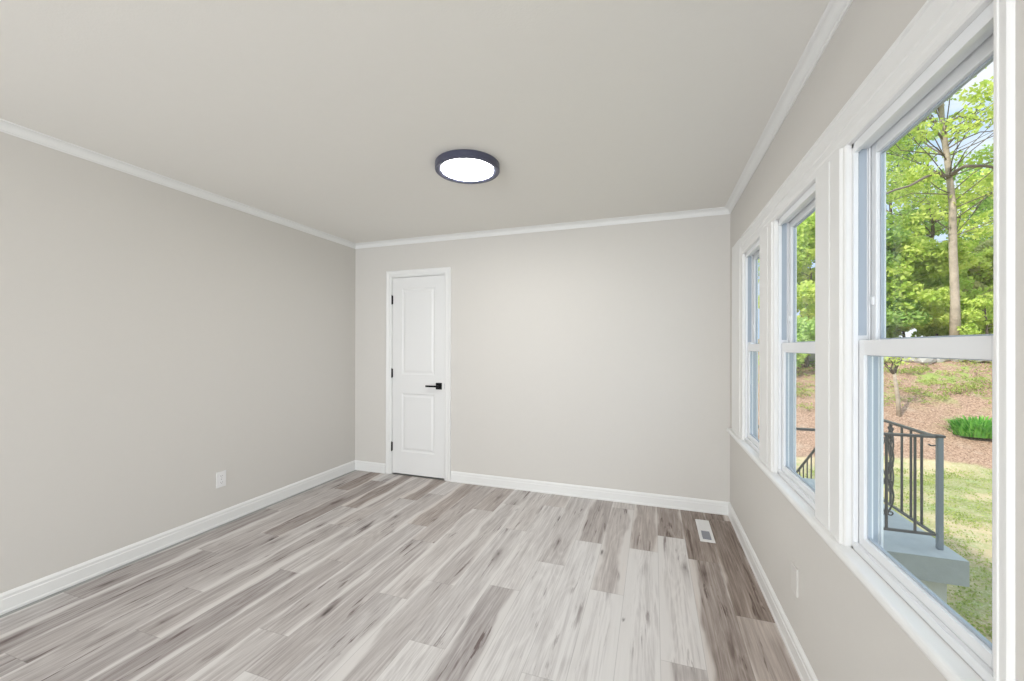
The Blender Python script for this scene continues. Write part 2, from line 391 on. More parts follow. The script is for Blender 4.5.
# ------------------------------------------------------------------ window casing, stool and apron
CT = .020
def board_y(bm, prof, z0, z1):
    """vertical board on the window wall: prof = (Y, projection into the room) from near to far"""
    pts = [(XR - pr, y) for y, pr in prof] + [(XR, prof[-1][0]), (XR, prof[0][0])]
    a = [bm.verts.new((x, y, z0)) for x, y in pts]; b = [bm.verts.new((x, y, z1)) for x, y in pts]
    n = len(pts)
    for i in range(n): bm.faces.new((a[i], a[(i+1) % n], b[(i+1) % n], b[i]))
    bm.faces.new(a[::-1]); bm.faces.new(b)
def casing_profile(a, b):
    w_ = b - a; mid = a + w_*.52
    return [(a, .014), (a+.006, .017), (mid-.006, CT), (mid-.003, CT-.005), (mid+.003, CT-.005), (mid+.006, CT), (b-.050, CT), (b-.046, CT+.004), (b-.020, CT+.004), (b-.014, CT-.003), (b-.004, CT-.004), (b, .012)]
bm = bmesh.new()
board_y(bm, [(.929, .002), (.931, .005), (.934, .0085), (.941, .0085), (.943, .007), (.952, .007), (.954, .009), (.961, .009)], ZB, 2.074)
trim = struct(obj('trim_4', bm, M['trim']))
for i, (a, b) in enumerate(((1.534, 1.775), (2.325, 2.606))):
    bm = bmesh.new(); board_y(bm, [(y, p) for y, p in [(a, .012), (a+.004, .016), (a+.014, .017), (a+.020, CT+.004), (a+.046, CT+.004), (a+.050, CT), (a+.102, CT), (a+.105, CT-.005), (a+.111, CT-.005), (a+.114, CT), (b-.006, CT), (b, .014)]], ZB, ZT)
    struct(obj('trim_%d' % (5+i), bm, M['trim']))
bm = bmesh.new(); a, b = 3.085, 3.43
board_y(bm, [(a, .012), (a+.004, .016), (a+.05, .018), (a+.06, CT+.003), (b-.10, CT+.003), (b-.09, CT), (b-.01, CT+.004), (b, .012)], ZB, 2.074)
struct(obj('trim_7', bm, M['trim']))
# head casing
hp = [(0, .012), (.004, .016), (.020, .017), (.026, CT), (.052, CT), (.056, CT+.004), (.066, CT+.004), (.070, CT), (.112, CT+.001), (.116, CT+.006), (.124, CT+.006), (.128, 0)]
hp = [(z*(2.074-ZT+.0)/.128, p) for z, p in hp]
bm = bmesh.new()
pts = [(XR-p, ZT+z) for z, p in hp] + [(XR, ZT)]
r1 = [bm.verts.new((x, .961, z)) for x, z in pts]; r2 = [bm.verts.new((x, 3.085, z)) for x, z in pts]
for i in range(len(pts)): bm.faces.new((r1[i], r1[(i+1) % len(pts)], r2[(i+1) % len(pts)], r2[i]))
bm.faces.new(r1[::-1]); bm.faces.new(r2)
struct(obj('trim_8', bm, M['trim']))
# stool (inner sill) with rounded nose and small moulding beneath
SX = .531
bm = bmesh.new()
pr = [(XR+.012, ZB-.030), (XR+.012, ZB)] + [(SX+.014-.014*math.sin(a), ZB-.015+.015*math.cos(a)) for a in [PI*i/8 for i in range(9)]]
r1 = [bm.verts.new((x, .85, z)) for x, z in pr]; r2 = [bm.verts.new((x, 3.50, z)) for x, z in pr]
for i in range(len(pr)): bm.faces.new((r1[i], r1[(i+1) % len(pr)], r2[(i+1) % len(pr)], r2[i]))
bm.faces.new(r1[::-1]); bm.faces.new(r2)
struct(obj('trim_9', bm, M['trim']))
bm = bmesh.new()
pr = [(XR, ZB-.030), (XR-.026, ZB-.030), (XR-.024, ZB-.036), (XR-.014, ZB-.046), (XR-.012, ZB-.056), (XR, ZB-.060)]
r1 = [bm.verts.new((x, .88, z)) for x, z in pr]; r2 = [bm.verts.new((x, 3.47, z)) for x, z in pr]
for i in range(len(pr)): bm.faces.new((r1[i], r1[(i+1) % len(pr)], r2[(i+1) % len(pr)], r2[i]))
bm.faces.new(r1[::-1]); bm.faces.new(r2)
struct(obj('trim_10', bm, M['trim']))

# ------------------------------------------------------------------ double-hung windows
def frame_mesh(bm, x0, x1, y0, y1, z0, z1, sj, sb, st, inset=0.0):
    """rectangular frame in the Y-Z plane with mitred look; sj stile width, sb bottom, st top"""
    bx(bm, x0, x1, y0, y0+sj, z0, z1); bx(bm, x0, x1, y1-sj, y1, z0, z1)
    bx(bm, x0, x1, y0+sj, y1-sj, z0, z0+sb); bx(bm, x0, x1, y0+sj, y1-sj, z1-st, z1)
def window(n, y0, y1):
    e = struct(empty('window_%d' % n, (XR, (y0+y1)/2, ZB)))
    ox, oy, oz = e.location
    def L(bm): bmesh.ops.translate(bm, verts=bm.verts, vec=(-ox, -oy, -oz)); return bm
    zm = 1.337
    # outer unit frame: jamb liners with tracks, head and sill
    bm = bmesh.new()
    bx(bm, XR+.001, XR+.013, y0, y0+.012, ZB, ZT); bx(bm, XR+.001, XR+.013, y1-.012, y1, ZB, ZT)     # inner stops
    bx(bm, XR+.013, XR+.074, y0, y0+.004, ZB, ZT); bx(bm, XR+.013, XR+.074, y1-.004, y1, ZB, ZT)
    bx(bm, XR+.039, XR+.043, y0+.004, y0+.012, ZB, ZT); bx(bm, XR+.039, XR+.043, y1-.012, y1-.004, ZB, ZT)   # parting stops
    bx(bm, XR+.0685, XR+.074, y0+.004, y0+.014, ZB, ZT); bx(bm, XR+.0685, XR+.074, y1-.014, y1-.004, ZB, ZT)   # blind stops
    bx(bm, XR+.001, XR+.074, y0, y1, ZB-.002, ZB+.006); bx(bm, XR+.001, XR+.013, y0+.012, y1-.012, ZB+.006, ZB+.022)
    bx(bm, XR+.060, XR+.080, y0, y1, ZB-.01, ZB+.004)
    bx(bm, XR+.001, XR+.074, y0, y1, ZT-.012, ZT+.002); bx(bm, XR+.001, XR+.013, y0+.012, y1-.012, ZT-.030, ZT-.012)
    bx(bm, XR+.013, XR+.040, y0+.004, y1-.004, ZT-.020, ZT-.012)
    obj('window_frame', L(bm), M['vinyl'], e, bevel=0)
    # dark weather-strip line of each track
    for s, (ya, yb) in enumerate(((y0+.0041, y0+.0060), (y1-.0060, y1-.0041))):
        bm = bmesh.new(); bx(bm, XR+.016, XR+.036, ya, yb, zm+.03, ZT-.02)
        bx(bm, XR+.048, XR+.064, ya, yb, ZB+.02, zm-.03)
        obj('sash_track', L(bm), M['track'], e)
    # lower sash, inside plane
    bm = bmesh.new(); a0, a1 = y0+.013, y1-.013
    frame_mesh(bm, XR+.014, XR+.038, a0, a1, ZB+.008, zm+.015, .030, .040, .045)
    s = obj('lower_sash', L(bm), M['vinyl'], e, bevel=.002)
    bm = bmesh.new(); frame_mesh(bm, XR+.023, XR+.031, a0+.030, a1-.030, ZB+.048, zm-.026, .006, .006, .006)
    obj('glazing_bead', L(bm), M['track'], s)
    obj('glass_pane', L(box(XR+.025, XR+.029, a0+.030, a1-.030, ZB+.048, zm-.026)), M['glass'], s)
    # upper sash, outside plane
    bm = bmesh.new(); frame_mesh(bm, XR+.044, XR+.068, a0, a1, zm-.020, ZT-.014, .030, .034, .036)
    s = obj('upper_sash', L(bm), M['vinyl'], e, bevel=.002)
    bm = bmesh.new(); frame_mesh(bm, XR+.053, XR+.061, a0+.030, a1-.030, zm+.014, ZT-.050, .006, .006, .006)
    obj('glazing_bead', L(bm), M['track'], s)
    obj('glass_pane', L(box(XR+.055, XR+.059, a0+.030, a1-.030, zm+.014, ZT-.050)), M['glass'], s)
    bm = bmesh.new(); bx(bm, XR+.038, XR+.0445, a1-.022, a1-.008, zm+.120, zm+.145)
    obj('vent_stop', L(bm), M['vinyl'], s, bevel=.002)
    if n == 3:
        for yy in (a0+.06, a1-.06):
            bm = bmesh.new(); bx(bm, XR+.012, XR+.034, yy-.02, yy+.02, zm+.015, zm+.027); obj('tilt_latch', L(bm), M['vinyl'], e, bevel=.003)
    return e
for i, (a, b) in enumerate(WIN): window(i+1, a, b)

# ------------------------------------------------------------------ closet door
def door():
    e = struct(empty('door_1', ((DX0+DX1)/2, YB, 0))); ox, oy = e.location.x, e.location.y
    def L(bm): bmesh.ops.translate(bm, verts=bm.verts, vec=(-ox, -oy, 0)); return bm
    # casing: mitred profile around the opening (left leg, head, right leg)
    cp = [(0, 0), (0, .010), (.006, .013), (.020, .014), (.026, .011), (.032, .012), (.050, .017), (.058, .018), (.064, .014), (.064, 0)]
    path = [(V((DX0, YB, .002)), V((-1, 0, 0))), (V((DX0, YB, DZ)), V((-1, 0, 1))), (V((DX1, YB, DZ)), V((1, 0, 1))), (V((DX1, YB, .002)), V((1, 0, 0)))]
    bm = bmesh.new(); sweep(bm, cp, [(o, a, V((0, -1, 0))) for o, a in path])
    obj('door_casing', L(bm), M['trim'], e)
    bm = bmesh.new()      # jamb
    bx(bm, DX0, DX0+.006, YB-.002, YB+.1, 0, DZ); bx(bm, DX1-.006, DX1, YB-.002, YB+.1, 0, DZ); bx(bm, DX0+.006, DX1-.006, YB-.002, YB+.1, DZ-.006, DZ)
    obj('door_jamb', L(bm), M['trim'], e)
    # slab with two raised panels
    x0, x1, z0, z1, yf = DX0+.009, DX1-.009, .016, DZ-.010, YB+.002
    wx = x1-x0
    P1 = (x0+.112, x1-.112, 1.045, 1.935); P2 = (x0+.112, x1-.112, .245, .850)
    bm = bmesh.new()
    xs = [x0, P1[0], P1[1], x1]; zs = [z0, P2[2], P2[3], P1[2], P1[3], z1]
    g = [[bm.verts.new((x, yf, z)) for x in xs] for z in zs]
    for j in range(5):
        for i in range(3):
            if i == 1 and j in (1, 3): continue
            bm.faces.new((g[j][i], g[j][i+1], g[j+1][i+1], g[j+1][i]))
    bk = [[bm.verts.new((x, yf+.035, z)) for x in (x0, x1)] for z in (z0, z1)]
    bm.faces.new((bk[0][1], bk[0][0], bk[1][0], bk[1][1]))
    bm.faces.new([bk[0][0], bk[0][1]] + [g[0][i] for i in (3, 2, 1, 0)])
    bm.faces.new([bk[1][1], bk[1][0]] + [g[5][i] for i in (0, 1, 2, 3)])
    bm.faces.new([bk[1][0], bk[0][0]] + [g[j][0] for j in range(6)])
    bm.faces.new([bk[0][1], bk[1][1]] + [g[j][3] for j in range(5, -1, -1)])
    for (a, b, c, d), jj in ((P2, 1), (P1, 3)):
        prev = [g[jj][1], g[jj][2], g[jj+1][2], g[jj+1][1]]
        for ins, dep in ((.006, .005), (.014, .008), (.022, .008), (.040, .002)):
            cur = [bm.verts.new((x, yf+dep, z)) for x, z in ((a+ins, c+ins), (b-ins, c+ins), (b-ins, d-ins), (a+ins, d-ins))]
            for i in range(4): bm.faces.new((prev[i], prev[(i+1) % 4], cur[(i+1) % 4], cur[i]))
            prev = cur
        bm.faces.new(prev)
    slab = obj('door_slab', L(bm), M['door'], e)
    # black hinges: knuckle barrel and leaf
    for z in (1.822, 1.056, .291):
        bm = bmesh.new()
        tube(bm, [(DX0+.006, YB-.008, z-.045), (DX0+.006, YB-.008, z+.045)], .0065, 12)
        bx(bm, DX0-.002, DX0+.014, YB-.004, YB+.001, z-.044, z+.044)
        for k in (-.05, .047): tube(bm, [(DX0+.006, YB-.008, z+k), (DX0+.006, YB-.008, z+k+.004)], .004, 8)
        obj('hinge', L(bm), M['black'], e)
    # square rosette and lever
    hx, hz = DX1-.071, .937
    h = obj('door_handle', L(box(hx-.033, hx+.033, yf-.009, yf, hz-.033, hz+.033)), M['black'], e, bevel=.002)
    bm = bmesh.new(); tube(bm, [(hx, yf-.009, hz), (hx, yf-.048, hz)], .011, 14)
    bx(bm, hx-.125, hx+.011, yf-.056, yf-.044, hz-.009, hz+.009)
    obj('lever', L(bm), M['black'], h, bevel=.001)
    bm = bmesh.new(); bx(bm, DX1-.0095, DX1-.005, yf-.002, yf+.001, hz-.028, hz+.028)
    obj('strike_plate', L(bm), M['grille'], e)
door()

# ------------------------------------------------------------------ ceiling light
def ceiling_light(x, y, label):
    e = tag(empty('ceiling_light', (x, y, H)), label, 'light')
    R, h = .195, .044
    bm = bmesh.new(); lathe(bm, [(0, 0), (R-.004, 0), (R, -.004), (R, -h+.004), (R-.004, -h), (R-.022, -h), (R-.036, -h+.006), (R-.038, -h+.014), (0, -h+.014)], (0, 0, 0), 64)
    obj('rim', bm, M['bronze'], e, smooth=False)
    bm = bmesh.new(); lathe(bm, [(R-.039, -h+.013), (R-.040, -h+.006), (R-.05, -h+.003), (R*.5, -h+.001), (0, -h+.001)], (0, 0, 0), 64)
    obj('diffuser', bm, M['diffuser'], e, smooth=True)
    return e
ceiling_light(-1.07, 2.26, 'round flush ceiling light with dark slate rim and lit white diffuser')
# unseen fill lamp added behind the camera, shaped like the visible one
ceiling_light(-1.045, -1.90, 'added round fill light on the ceiling, unseen in the rear half of the room')

# ------------------------------------------------------------------ outlets and floor vent
def outlet(name, loc, nx, label, duplex=True):
    e = tag(empty(name, loc), label, 'outlet')
    w_, h_ = .070, .115; s = nx
    bm = box(min(0, s*.006), max(0, s*.006), -w_/2, w_/2, -h_/2, h_/2); obj('cover_plate', bm, M['plate'], e, bevel=.002)
    for dz in (.024, -.024):
        bm = bmesh.new()
        n = 20; pts = []
        for i in range(n):
            a = 2*PI*i/n; pts.append((.0165*max(-.88, min(.88, math.cos(a)*1.15)), .0145*math.sin(a)))
        a_ = [bm.verts.new((s*.0058, p, dz+q)) for p, q in pts]; b_ = [bm.verts.new((s*.0082, p, dz+q)) for p, q in pts]
        for i in range(n): bm.faces.new((a_[i], a_[(i+1) % n], b_[(i+1) % n], b_[i]))
        bm.faces.new(b_); bm.faces.new(a_[::-1])
        r = obj('receptacle', bm, M['plate'], e)
        bm = bmesh.new(); xa, xb = sorted((s*.0078, s*.0086))
        bx(bm, xa, xb, -.008, -.0055, dz-.003, dz+.006); bx(bm, xa, xb, .0055, .008, dz-.002, dz+.005); bx(bm, xa, xb, -.002, .002, dz-.010, dz-.006)
        obj('slots', bm, M['slot'], r)
    bm = bmesh.new(); tube(bm, [(s*.005, 0, 0), (s*.0072, 0, 0)], .003, 10); obj('screw', bm, M['slot'], e)
    return e
outlet('wall_outlet', (XL, 2.186, .337), 1, 'white duplex outlet low on the left wall')
def blank_plate(loc):
    e = tag(empty('wall_plate', loc), 'blank off-white wall plate low on the right wall below the windows', 'wall plate')
    obj('cover_plate', box(-.007, 0, -.036, .036, -.058, .058), M['wall_plate'], e, bevel=.002)
    for dz in (.041, -.041):
        bm = bmesh.new(); tube(bm, [(-.0065, 0, dz), (-.0078, 0, dz)], .003, 10); obj('screw', bm, M['wall_plate'], e)
blank_plate((XR, 2.055, .337))

def floor_vent():
    x0, x1, y0, y1 = .306, .402, 3.08, 3.455
    cx_, cy_ = (x0+x1)/2, (y0+y1)/2
    e = tag(empty('floor_vent', (cx_, cy_, 0)), 'white slotted metal floor register in the corner by the windows', 'vent')
    hw, hl = (x1-x0)/2, (y1-y0)/2
    bm = bmesh.new()
    iw, il = hw-.017, hl-.022
    o = [(-hw, -hl), (hw, -hl), (hw, hl), (-hw, hl)]; i_ = [(-iw, -il), (iw, -il), (iw, il), (-iw, il)]
    v0 = [bm.verts.new((x, y, .0005)) for x, y in o]; v1 = [bm.verts.new((x*.94, y*.985, .006)) for x, y in o]
    v2 = [bm.verts.new((x, y, .006)) for x, y in i_]; v3 = [bm.verts.new((x, y, .0008)) for x, y in i_]
    for p, q in ((v0, v1), (v1, v2), (v2, v3)):
        for k in range(4): bm.faces.new((p[k], p[(k+1) % 4], q[(k+1) % 4], q[k]))
    bm.faces.new(v3)
    obj('frame', bm, M['plate'], e)
    bm = bmesh.new()
    n = 26
    for k in range(n):
        y = -il + (k+.5)*2*il/n
        if y < -il*.05: continue
        bx(bm, -iw, iw, y-.0048, y+.0048, .0012, .0055)
    bx(bm, -.002, .002, -il*.05, il, .0012, .0058)
    obj('louvers', bm, M['plate'], e)
    obj('damper_plate', box(-iw+.004, iw-.004, -il+.02, -il*.1, .001, .0045), M['grille'], e)
floor_vent()

# ------------------------------------------------------------------ outside: terrain
DIR = V((math.sin(math.radians(8)), math.cos(math.radians(8)), 0))
def sstep(a, b, x):
    t_ = max(0, min(1, (x-a)/(b-a))); return t_*t_*(3-2*t_)
def gz(x, y):
    D = x*DIR.x + y*DIR.y
    z = -1.40 + .05*sstep(3, 12, D) + 2.38*max(0, min(1, (D-12.2)/5.3)) + .25*sstep(17.3, 19, D) + .03*max(0, D-19)
    z += .04*math.sin(x*.9+1)*math.cos(y*.7) * sstep(9, 12, D) + .025*math.sin(x*2.3)*math.sin(y*2.9)*sstep(10, 13, D)
    return z
def ground_at(px, py):
    """where the ground is, seen under this pixel of the photograph"""
    d = 3.0
    while d < 40:
        p = V((0, 0, CAM_H)) + (f_ + r_*((px-512)/F_PX) + u_*((CY-py)/F_PX))*d
        if p.z <= gz(p.x, p.y): break
        d += .03
    p.z = gz(p.x, p.y); return p
def terrain():
    nx, ny = 130, 190; verts, zone = [], []
    for j in range(ny+1):
        for i in range(nx+1):
            x = -14 + 54*i/nx; y = -6 + 56*j/ny
            verts.append((x, y, gz(x, y)))
            D = x*DIR.x + y*DIR.y
            zone.append((sstep(11.8, 12.6, D + .35*math.sin(x*.8)), sstep(14.4, 16.0, D), 0, 1))
    faces = [(j*(nx+1)+i, j*(nx+1)+i+1, (j+1)*(nx+1)+i+1, (j+1)*(nx+1)+i) for j in range(ny) for i in range(nx)]
    me = bpy.data.meshes.new('ground'); me.from_pydata(verts, [], faces)
    at = me.color_attributes.new('zone', 'FLOAT_COLOR', 'POINT')
    for k, c in enumerate(zone): at.data[k].color = c
    o = link('ground', me, ground_mat(), smooth=True); struct(o)
terrain()

# ------------------------------------------------------------------ outside: porch and iron railing
struct(obj('porch_slab', box(XR+WT+.02, 2.0, 3.59, 5.30, -.27, -.10), M['concrete_dark'], bevel=.008))
struct(obj('porch_base', box(XR+WT+.03, 1.93, 3.68, 5.2, -1.45, -.27), M['block']))
bm = bmesh.new()
for k in range(6):
    bx(bm, XR+WT+.05, 1.95, 5.30+k*.29, 5.30+(k+1)*.29, -1.5, -.10-.19*(k+1)+.0)
struct(obj('porch_steps', bm, M['concrete']))

def scroll_pts(c, r0_, r1_, a0, a1, ax, n=26):
    out = []
    for i in range(n+1):
        f = i/n; a = a0+(a1-a0)*f; r = r0_+(r1_-r0_)*f
        out.append(V(c) + ax*(r*math.cos(a)) + V((0, 0, r*math.sin(a))))
    return out
def scroll_panel(bm, base, ax, zb, zt):
    """ornamental twist: centre bar, lyre-shaped side bars and curls"""
    b = V(base); zc = (zb+zt)/2
    tube(bm, [b+V((0,0,zb)), b+V((0,0,zt))], .009, 6)
    for s in (-1, 1):
        p = []
        for i in range(25):
            f = i/24; z = zb+.10 + (zt-zb-.12)*f
            p.append(b + ax*(s*.042*abs(math.sin(f*2*PI))) + V((0,0,z)))
        tube(bm, p, .006, 6)
        for cz in (zb+.12, zc, zt-.04):
            tube(bm, scroll_pts(b+V((0,0,cz))+ax*(s*.026), .024, .006, PI/2, PI/2+s*3.6*PI/1.6, ax), .005, 6)
def railing():
    e = tag(empty('porch_railing', (1.925, 3.745, -.10)), 'dark wrought iron porch railing with scroll balusters and a grey corner post', 'railing')
    o = e.location.copy()
    def L(bm): bmesh.ops.translate(bm, verts=bm.verts, vec=-o); return bm
    zt, zl = .70, .0
    obj('corner_post', L(box(1.908, 1.940, 3.729, 3.761, -.10, .70)), M['ironpost'], e, bevel=.004)
    obj('post_cap', L(box(1.900, 1.948, 3.721, 3.769, .695, .712)), M['iron'], e, bevel=.004)
    XH = XR+WT+.02
    bm = bmesh.new(); bx(bm, XH, 1.90, 3.728, 3.762, zt-.012, zt+.006); obj('top_rail', L(bm), M['iron'], e, bevel=.003)
    bm = bmesh.new(); bx(bm, XH, 1.90, 3.735, 3.755, zl-.008, zl+.008); obj('bottom_rail', L(bm), M['iron'], e)
    bm = bmesh.new(); bx(bm, 1.886, 1.918, 3.77, 5.16, zt-.012, zt+.006); obj('top_rail', L(bm), M['iron'], e, bevel=.003)
    bm = bmesh.new(); bx(bm, 1.892, 1.912, 3.77, 5.16, zl-.008, zl+.008); obj('bottom_rail', L(bm), M['iron'], e)
    # collar hook on the post
    bm = bmesh.new(); tube(bm, [(1.90, 3.745, .635), (1.875, 3.745, .632), (1.862, 3.745, .642)], .006, 6); obj('hook', L(bm), M['iron'], e)
    for x in (1.786, 1.45, 1.29, .81):
        bm = bmesh.new(); tube(bm, [(x, 3.745, zl), (x, 3.745, zt-.01)], .0085, 6); obj('baluster', L(bm), M['iron'], e)
    for x in (1.62,):
        bm = bmesh.new(); scroll_panel(bm, (x, 3.745, 0), V((1,0,0)), zl, zt-.01); obj('scroll_baluster', L(bm), M['iron'], e)
    for y in (3.905, 4.04, 4.165, 4.50, 4.63, 4.76, 5.03):
        bm = bmesh.new(); tube(bm, [(1.902, y, zl), (1.902, y, zt-.01)], .0085, 6); obj('baluster', L(bm), M['iron'], e)
    for y in (4.33, 4.90):
        bm = bmesh.new(); scroll_panel(bm, (1.902, y, 0), V((0,1,0)), zl, zt-.01); obj('scroll_baluster', L(bm), M['iron'], e)
    obj('end_post', L(box(1.885, 1.919, 5.14, 5.174, -.10, .70)), M['iron'], e)
    # stair rail going down
    p0, p1 = V((1.902, 5.16, .69)), V((1.902, 6.90, -.53))
    bm = bmesh.new(); tube(bm, [p0, p1], .015, 8); obj('stair_rail', L(bm), M['iron'], e)
    bm = bmesh.new(); tube(bm, [p0-V((0,0,.66)), p1-V((0,0,.66))], .009, 6); obj('bottom_rail', L(bm), M['iron'], e)
    for k in range(1, 12):
        q = p0.lerp(p1, k/12)
        bm = bmesh.new(); tube(bm, [q-V((0,0,.66)), q], .008, 6); obj('baluster', L(bm), M['iron'], e)
    bm = box(1.885, 1.919, 6.88, 6.914, -1.35, -.53); obj('end_post', L(bm), M['iron'], e)
railing()

# ------------------------------------------------------------------ outside: plants
def at(px, py, depth):
    """world point seen at this pixel of the photograph, this far along the view axis"""
    return V((0, 0, CAM_H)) + (f_ + r_*((px-512)/F_PX) + u_*((CY-py)/F_PX))*depth
def leaves_mesh(name, centres, radii, count, size, rng, material, parent, flat=.8, aspect=.6, droop=0):
    """leaves scattered in ellipsoidal clumps"""
    nr = np.random.RandomState(rng.randrange(1 << 30))
    cs = np.array([tuple(c) for c in centres]); rs = np.array(radii)
    wgt = (rs[:, 0]*rs[:, 1]*rs[:, 2])**(2/3); idx = nr.choice(len(cs), count, p=wgt/wgt.sum())
    d = nr.normal(size=(count, 3)); d /= np.linalg.norm(d, axis=1)[:, None]
    rad = nr.uniform(.35, 1, count)**.6
    pos = cs[idx] + d*rad[:, None]*rs[idx]
    nrm = nr.normal(size=(count, 3)); nrm[:, 2] += flat; nrm /= np.linalg.norm(nrm, axis=1)[:, None]
    a = np.cross(nrm, nr.normal(size=(count, 3))); a /= np.linalg.norm(a, axis=1)[:, None]; b = np.cross(nrm, a)
    s = size*nr.uniform(.6, 1.3, count)[:, None]
    v = np.stack([pos - a*s, pos - b*s*aspect + nrm*s*.15, pos + a*s, pos + b*s*aspect + nrm*s*.15], 1).reshape(-1, 3)
    f = np.arange(count*4).reshape(-1, 4)
    me = bpy.data.meshes.new(name)
    me.vertices.add(count*4); me.vertices.foreach_set('co', v.astype(np.float32).ravel())
    me.loops.add(count*4); me.loops.foreach_set('vertex_index', f.ravel().astype(np.int32))
    me.polygons.add(count); me.polygons.foreach_set('loop_start', (np.arange(count)*4).astype(np.int32)); me.polygons.foreach_set('loop_total', np.full(count, 4, np.int32))
    me.update(calc_edges=True)
    at_ = me.attributes.new('tint', 'FLOAT', 'POINT')
    cl_t = nr.uniform(0, .5, len(cs))
    tt = np.clip(cl_t[idx] + nr.uniform(0, .5, count), 0, 1)
    at_.data.foreach_set('value', np.repeat(tt, 4).astype(np.float32))
    return link(name, me, material, parent)
def wiggle(p, q, n, amp, rng):
    p, q = V(p), V(q); L_ = (q-p).length
    return [p.lerp(q, i/n) + (V([rng.uniform(-1, 1) for _ in range(3)])*amp*L_ if 0 < i < n else V((0,0,0))) for i in range(n+1)]
def tree(name, label, cat, base, height, spread, trunk_r, bark, leaf, nleaf, lsize, seed, group=None, limbs=None, crown_lo=.35, nclump=26, lean=(0,0), cr=.28, trunk_path=None, br=1.0):
    rng = random.Random(seed)
    base = V(base); base.z = gz(base.x, base.y) - .05
    e = tag(empty(name, base), label, cat, group)
    top = V((lean[0], lean[1], height))
    if trunk_path: path = [p - base for p in trunk_path]
    else: path = wiggle((0,0,0), top, 7, .02, rng)
    bm = bmesh.new(); n = len(path)
    tube(bm, path, [trunk_r*(1.25 if i == 0 else 1)*(1-.75*(i/(n-1))) for i in range(n)], 10)
    obj('trunk', bm, bark, e, smooth=True)
    clumps, radii = [], []
    bmb = bmesh.new()
    def along(f):
        k = f*(n-1); i = min(int(k), n-2); return path[i].lerp(path[i+1], k-i)
    for c in range(nclump):
        f = rng.uniform(crown_lo, 1); a = rng.uniform(0, 2*PI); s = along(max(0, f-.12*rng.random()))
        rr = spread*(.35+.65*math.sin(PI*min(1, (f-crown_lo)/(1-crown_lo)*.8+.15)))*rng.uniform(.35, 1)
        q = V((path[-1].x*f + rr*math.cos(a), path[-1].y*f + rr*math.sin(a), height*f + rng.uniform(-.05, .08)*height))
        pts = wiggle(s, q, 4, .07, rng)
        tube(bmb, pts, [trunk_r*br*k_ for k_ in (.30, .22, .16, .10, .05)], 5)
        clumps.append(q); radii.append([spread*cr*rng.uniform(.7, 1.3), spread*cr*rng.uniform(.7, 1.3), spread*cr*.6*rng.uniform(.7, 1.3)])
        for z_ in range(2):
            g_ = pts[2].lerp(q, rng.random()) + V([rng.uniform(-1, 1)*spread*.2 for _ in range(3)])
            tube(bmb, [pts[2], g_], [trunk_r*.08, trunk_r*.03], 4)
            clumps.append(g_); radii.append([spread*cr*.6]*2 + [spread*cr*.4])
    if limbs:
        for lp, r in limbs:
            pts = [p - base for p in lp]; fine = []
            for a_, b_ in zip(pts, pts[1:]): fine += wiggle(a_, b_, 4, .035, rng)[:-1]
            pts = fine + [pts[-1]]; tube(bmb, pts, [.6*r*(1-.6*i/(len(pts)-1)) for i in range(len(pts))], 7)
    obj('branches', bmb, M['limb'], e, smooth=True)
    leaves_mesh('foliage', clumps, radii, nleaf, lsize, rng, leaf, e)
    return e

# the tall pale-trunked tree at the top of the bank
D1 = 16.0
def smoothpath(pp, depth):
    return [at(x, y, depth + (d_ if len(q) > 2 else 0)) for q in pp for x, y, d_ in [(q[0], q[1], q[2] if len(q) > 2 else 0)]]
trk = [at(955.5, 352, D1), at(955, 300, D1), at(953, 250, D1), at(952.5, 205, D1), at(948, 165, D1), at(942, 120, D1), at(940, 70, D1), at(945, 10, D1), at(950, -50, D1)]
limbs = [(smoothpath([(950, 178, 0), (935, 172, -.6), (915, 183, -1), (890, 192, -1.2), (860, 205, -1.2)], D1), .10),
         (smoothpath([(949, 176, 0), (965, 166, -.8), (985, 166, -1), (1010, 172, -1.2), (1040, 165, -1.5)], D1), .12),
         (smoothpath([(942, 128, 0), (930, 118, -.5), (915, 122, -.8), (895, 130, -1), (870, 118, -1)], D1), .07),
         (smoothpath([(943, 125, 0), (960, 116, -.5), (985, 121, -1), (1015, 112, -1)], D1), .08),
         (smoothpath([(945, 150, 0), (962, 140, -.4), (980, 132, -.6), (1000, 130, -.8)], D1), .05),
         (smoothpath([(948, 160, 0), (935, 150, .4), (922, 140, .6), (915, 115, .8)], D1), .05)]
tree('tall_tree', 'tall tree with a pale tan trunk and long crooked limbs on the bank', 'tree', trk[0], trk[-1].z, 5.0, .15, M['bark'], M['leaf_bright'], 20000, .085, 11,
     limbs=limbs, crown_lo=.30, nclump=60, cr=.17, trunk_path=trk, br=.5)

